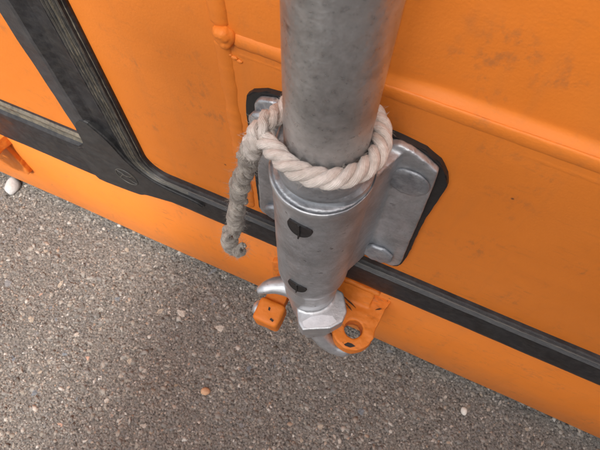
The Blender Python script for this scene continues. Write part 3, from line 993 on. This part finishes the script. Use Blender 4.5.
def frames(pts):
    T = [(pts[min(i + 1, len(pts) - 1)] - pts[max(i - 1, 0)]).normalized() for i in range(len(pts))]
    n0 = T[0].cross(Vector((0.3, 0.2, 1))).normalized()
    out = []
    for t in T:
        n0 = (n0 - t * n0.dot(t)).normalized()
        out.append((t, n0.copy(), t.cross(n0)))
    return out

def sweep(bm, pts, rad, seg=14, uvl=None, yarn=0.0):
    fr_ = frames(pts)
    prev = None
    ln = 0
    for i, (p, (t, n_, b_)) in enumerate(zip(pts, fr_)):
        if i:
            ln += (p - pts[i - 1]).length
        r = rad(i / (len(pts) - 1)) if callable(rad) else rad
        ring = []
        for k in range(seg):
            a = 2 * PI * k / seg
            rr = r * (1 + yarn * math.sin(a * 7 + ln * 700))
            ring.append(bm.verts.new(p + (n_ * math.cos(a) + b_ * math.sin(a)) * rr))
        if prev:
            for k in range(seg):
                f = bm.faces.new((prev[k], prev[(k + 1) % seg], ring[(k + 1) % seg], ring[k]))
                if uvl:
                    for lp, (uu, vv) in zip(f.loops, ((prev_ln, k), (prev_ln, k + 1), (ln, k + 1), (ln, k))):
                        lp[uvl].uv = (uu * 160, vv / seg * 2.0)
        else:
            first = ring
        prev = ring
        prev_ln = ln
    bm.faces.new(first[::-1]); bm.faces.new(prev)

rope = empty("rope", (0, AY, 0.45), "frayed pale twisted rope looped round the steel tube with its grimy end hanging", "rope")

def twisted(name, path, n_str, helix, rad, pitch, mat, wob=0.0, phase=0.0, rfn=None, seed=0):
    pts, ln = resample(catmull(path, 24), 0.0007)
    if wob > 2:
        pts = [p + Vector((noise.noise((i * 0.035, 1, seed)), noise.noise((i * 0.035, 5, seed)), 0.4 * noise.noise((i * 0.035, 9, seed)))) * 0.0030 * min(1, i / 20) for i, p in enumerate(pts)]
    fr_ = frames(pts)
    objs = []
    for s in range(n_str):
        bm = bmesh.new()
        uvl = bm.loops.layers.uv.new("UVMap")
        sp = []
        for i, (p, (t, n_, b_)) in enumerate(zip(pts, fr_)):
            q = i / (len(pts) - 1)
            a = phase + 2 * PI * s / n_str + 2 * PI * q * ln / pitch
            h = helix * (rfn(q) if rfn else 1)
            if wob:
                h *= 1 + 0.55 * noise.noise((q * (34 if wob > 2 else 14), s * 3.1, seed))
                a += wob * noise.noise((q * 9, s * 5.3, seed + 9))
            sp.append(p + (n_ * math.cos(a) + b_ * math.sin(a)) * h)
        def rr(q, s=s):
            base = rad * (rfn(q) if rfn else 1)
            return base * (1 + (0.55 if wob > 2 else 0.2 if wob else 0.05) * noise.noise((q * 55, s * 7.7, seed + 2)))
        sweep(bm, sp, rr, 28, uvl, 0.055 if not wob else 0.08)
        o = link_bm(name, bm, mat, rope)
        o.location = (0, -AY, -0.45)
        objs.append(o)
    return pts

RR = 0.0262
loop = [(-0.0268, -0.0435, 0.4440), (-0.0240, -0.0490, 0.4470)]
for deg, r_, z_ in ((-40, 0.0256, 0.4492), (-20, 0.0252, 0.4502), (0, 0.0251, 0.4506), (22, 0.0250, 0.4504), (45, 0.0249, 0.4498), (68, 0.0249, 0.4490), (92, 0.0250, 0.4480), (118, 0.0252, 0.4475),
                    (145, 0.0253, 0.4470), (172, 0.0253, 0.4465), (200, 0.0253, 0.4460), (228, 0.0253, 0.4455), (252, 0.0256, 0.4455)):
    a = math.radians(deg)
    loop.append((AX + r_ * math.sin(a), AY - r_ * math.cos(a), z_))
loop += [(-0.0262, -0.0345, 0.4465), (-0.0278, -0.0400, 0.4485)]
main_pts = twisted("rope_strand", loop, 3, 0.00262, 0.00238, -0.0235, M_ROPE, phase=0.4)
# the turn where the loop crosses itself
knot = [(-0.0260, -0.0345, 0.4465), (-0.0275, -0.0400, 0.4495), (-0.0285, -0.0460, 0.4500), (-0.0292, -0.0505, 0.4460), (-0.0305, -0.0505, 0.4385), (-0.0330, -0.0475, 0.4300)]
knot_pts = twisted("rope_turn", knot, 3, 0.0024, 0.0023, -0.0210, M_ROPE, phase=1.4, wob=0.6, seed=4)
tail = [(-0.0308, -0.0495, 0.4400), (-0.0340, -0.0478, 0.4260), (-0.0395, -0.0470, 0.4090), (-0.0428, -0.0480, 0.3930), (-0.0455, -0.0485, 0.3780), (-0.0480, -0.0490, 0.3600), (-0.0508, -0.0500, 0.3420), (-0.0540, -0.0515, 0.3240),
        (-0.0575, -0.0530, 0.3080), (-0.0590, -0.0540, 0.2985), (-0.0562, -0.0545, 0.2930), (-0.0515, -0.0548, 0.2960), (-0.0475, -0.0548, 0.3060), (-0.0445, -0.0545, 0.3150)]
tail_pts = twisted("frayed_strand", tail, 6, 0.0031, 0.0018, -0.0200, M_TAIL, wob=5.5, seed=7, rfn=lambda q: 1.0 + 0.26 * noise.noise((q * 26, 3.3, 1.7)) * (1 if q > .06 else 0) - (0.45 * max(0, (q - .82) / .18)))

# loose fibres
def fuzz(name, pts, n_, rmax, lmax, mat, seed):
    rnd = random.Random(seed)
    fr_ = frames(pts)
    bm = bmesh.new()
    for _ in range(n_):
        i = rnd.randrange(len(pts))
        p, (t, n1, b1) = pts[i], fr_[i]
        a = rnd.uniform(0, 2 * PI)
        o_ = n1 * math.cos(a) + b1 * math.sin(a)
        q = p + o_ * rmax * rnd.uniform(0.75, 1.0)
        d = (o_ * rnd.uniform(0.2, 1.0) + t * rnd.uniform(-1, 1) + Vector((rnd.gauss(0, .4), rnd.gauss(0, .4), rnd.gauss(0, .4)))).normalized()
        l = lmax * rnd.random() ** 2 + 0.0008
        bend = Vector((rnd.gauss(0, 1), rnd.gauss(0, 1), rnd.gauss(0, 1))) * 0.35
        prev = None
        wd = 0.000065
        s1 = d.cross(Vector((0.2, 0.9, 0.3))).normalized()
        s2 = d.cross(s1)
        for k in range(5):
            u = k / 4
            c_ = q + d * l * u + bend * l * u * u
            ww = wd * (1 - 0.6 * u)
            ring = [bm.verts.new(c_ + (s1 * math.cos(w_) + s2 * math.sin(w_)) * ww) for w_ in (0, 2.1, 4.2)]
            if prev:
                for z in range(3):
                    bm.faces.new((prev[z], prev[(z + 1) % 3], ring[(z + 1) % 3], ring[z]))
            prev = ring
    me = bpy.data.meshes.new(name)
    bm.to_mesh(me); bm.free()
    me.materials.append(mat)
    o = bpy.data.objects.new(name, me)
    C.objects.link(o)
    o.parent = rope
    o.location = (0, -AY, -0.45)
    o['kind'] = 'stuff'
fuzz("loose_fibres", main_pts, 1100, 0.0047, 0.0026, M_FIBRE, 1)
fuzz("tail_fibres", tail_pts, 3600, 0.0050, 0.0038, M_TAIL, 2)
fuzz("turn_fibres", knot_pts, 500, 0.0047, 0.0040, M_FIBRE, 3)

# ------------------------------------------------------------------ added container out of view, put there to shade the right side
M_GREYPAINT = mat_plain("grey_blocker_paint", (0.20, 0.205, 0.21), 0.5, 0.4, 0.12, 30)
shade_blocker = empty("waste_container", (0.105, -1.50, 0), "unseen grey block shaped like a container, added to shade the right side", "container")
bm = bmesh.new()
box(bm, 0, 5.6, -2.4, 0, 0.14, 2.33)
link_bm("body", bm, M_GREYPAINT, shade_blocker, smooth=False)
for k in range(9):
    bm = bmesh.new()
    x0_ = 0.10 + k * 0.66
    prism(bm, [(x0_, 0.0), (x0_ + 0.03, 0.045), (x0_ + 0.11, 0.045), (x0_ + 0.14, 0.0)], 0.22, 2.30, 'Z')
    link_bm("blocker_rib", bm, M_GREYPAINT, shade_blocker, smooth=False)
bm = bmesh.new()
box(bm, -0.004, 5.604, -2.404, 0.048, 2.332, 2.40)
link_bm("blocker_rail", bm, M_GREYPAINT, shade_blocker, smooth=False)
for x0_ in (0.3, 5.0):
    for y0_ in (-0.2, -2.2):
        bm = bmesh.new()
        prism(bm, [(y0_ + 0.10 * math.cos(a), 0.10 + 0.098 * math.sin(a)) for a in np.linspace(0, 2 * PI, 24, endpoint=False)], x0_, x0_ + 0.22, 'X')
        link_bm("blocker_roller", bm, M_BLACK, shade_blocker, smooth=False)

# ------------------------------------------------------------------ loose pebbles
def pebble(x, y, r, col, label, sxyz=(1.3, 1, 0.7), rz=0.0, jag=0.12, seed=0, rough=0.7):
    b = bmesh.new()
    ico(b, (0, 0, 0), r, 3, sxyz)
    for v in b.verts:
        v.co *= 1 + jag * noise.noise(v.co * (0.9 / r) + Vector((seed, 0, 0))) * 1.6
    o = link_bm("pebble", b, mat_plain("pebble_stone", col, rough, 0.4, 0.14, 350))
    o.location = (x, y, r * sxyz[2] * 0.62 + ground_z(x, y))
    o.rotation_euler = (0, 0, rz)
    tag(o, label, "pebble")
    return o
pebble(-0.0838, -0.1409, 0.0047, (0.50, 0.30, 0.175), 'orange tan pebble on the asphalt, the warmest coloured one in view', (1.25, 0.95, 0.7), 0.3, seed=38)
pebble(0.2072, -0.0338, 0.0045, (0.66, 0.63, 0.57), "small white pebble on the asphalt near the container's sill", (1.1, 0.85, 0.8), 1.9, seed=29)
pebble(-0.4666, -0.0087, 0.0102, (0.5, 0.49, 0.48), 'pale grey rounded stone in the shade below the far keeper', (1.35, 0.95, 0.8), 2.0, seed=56)
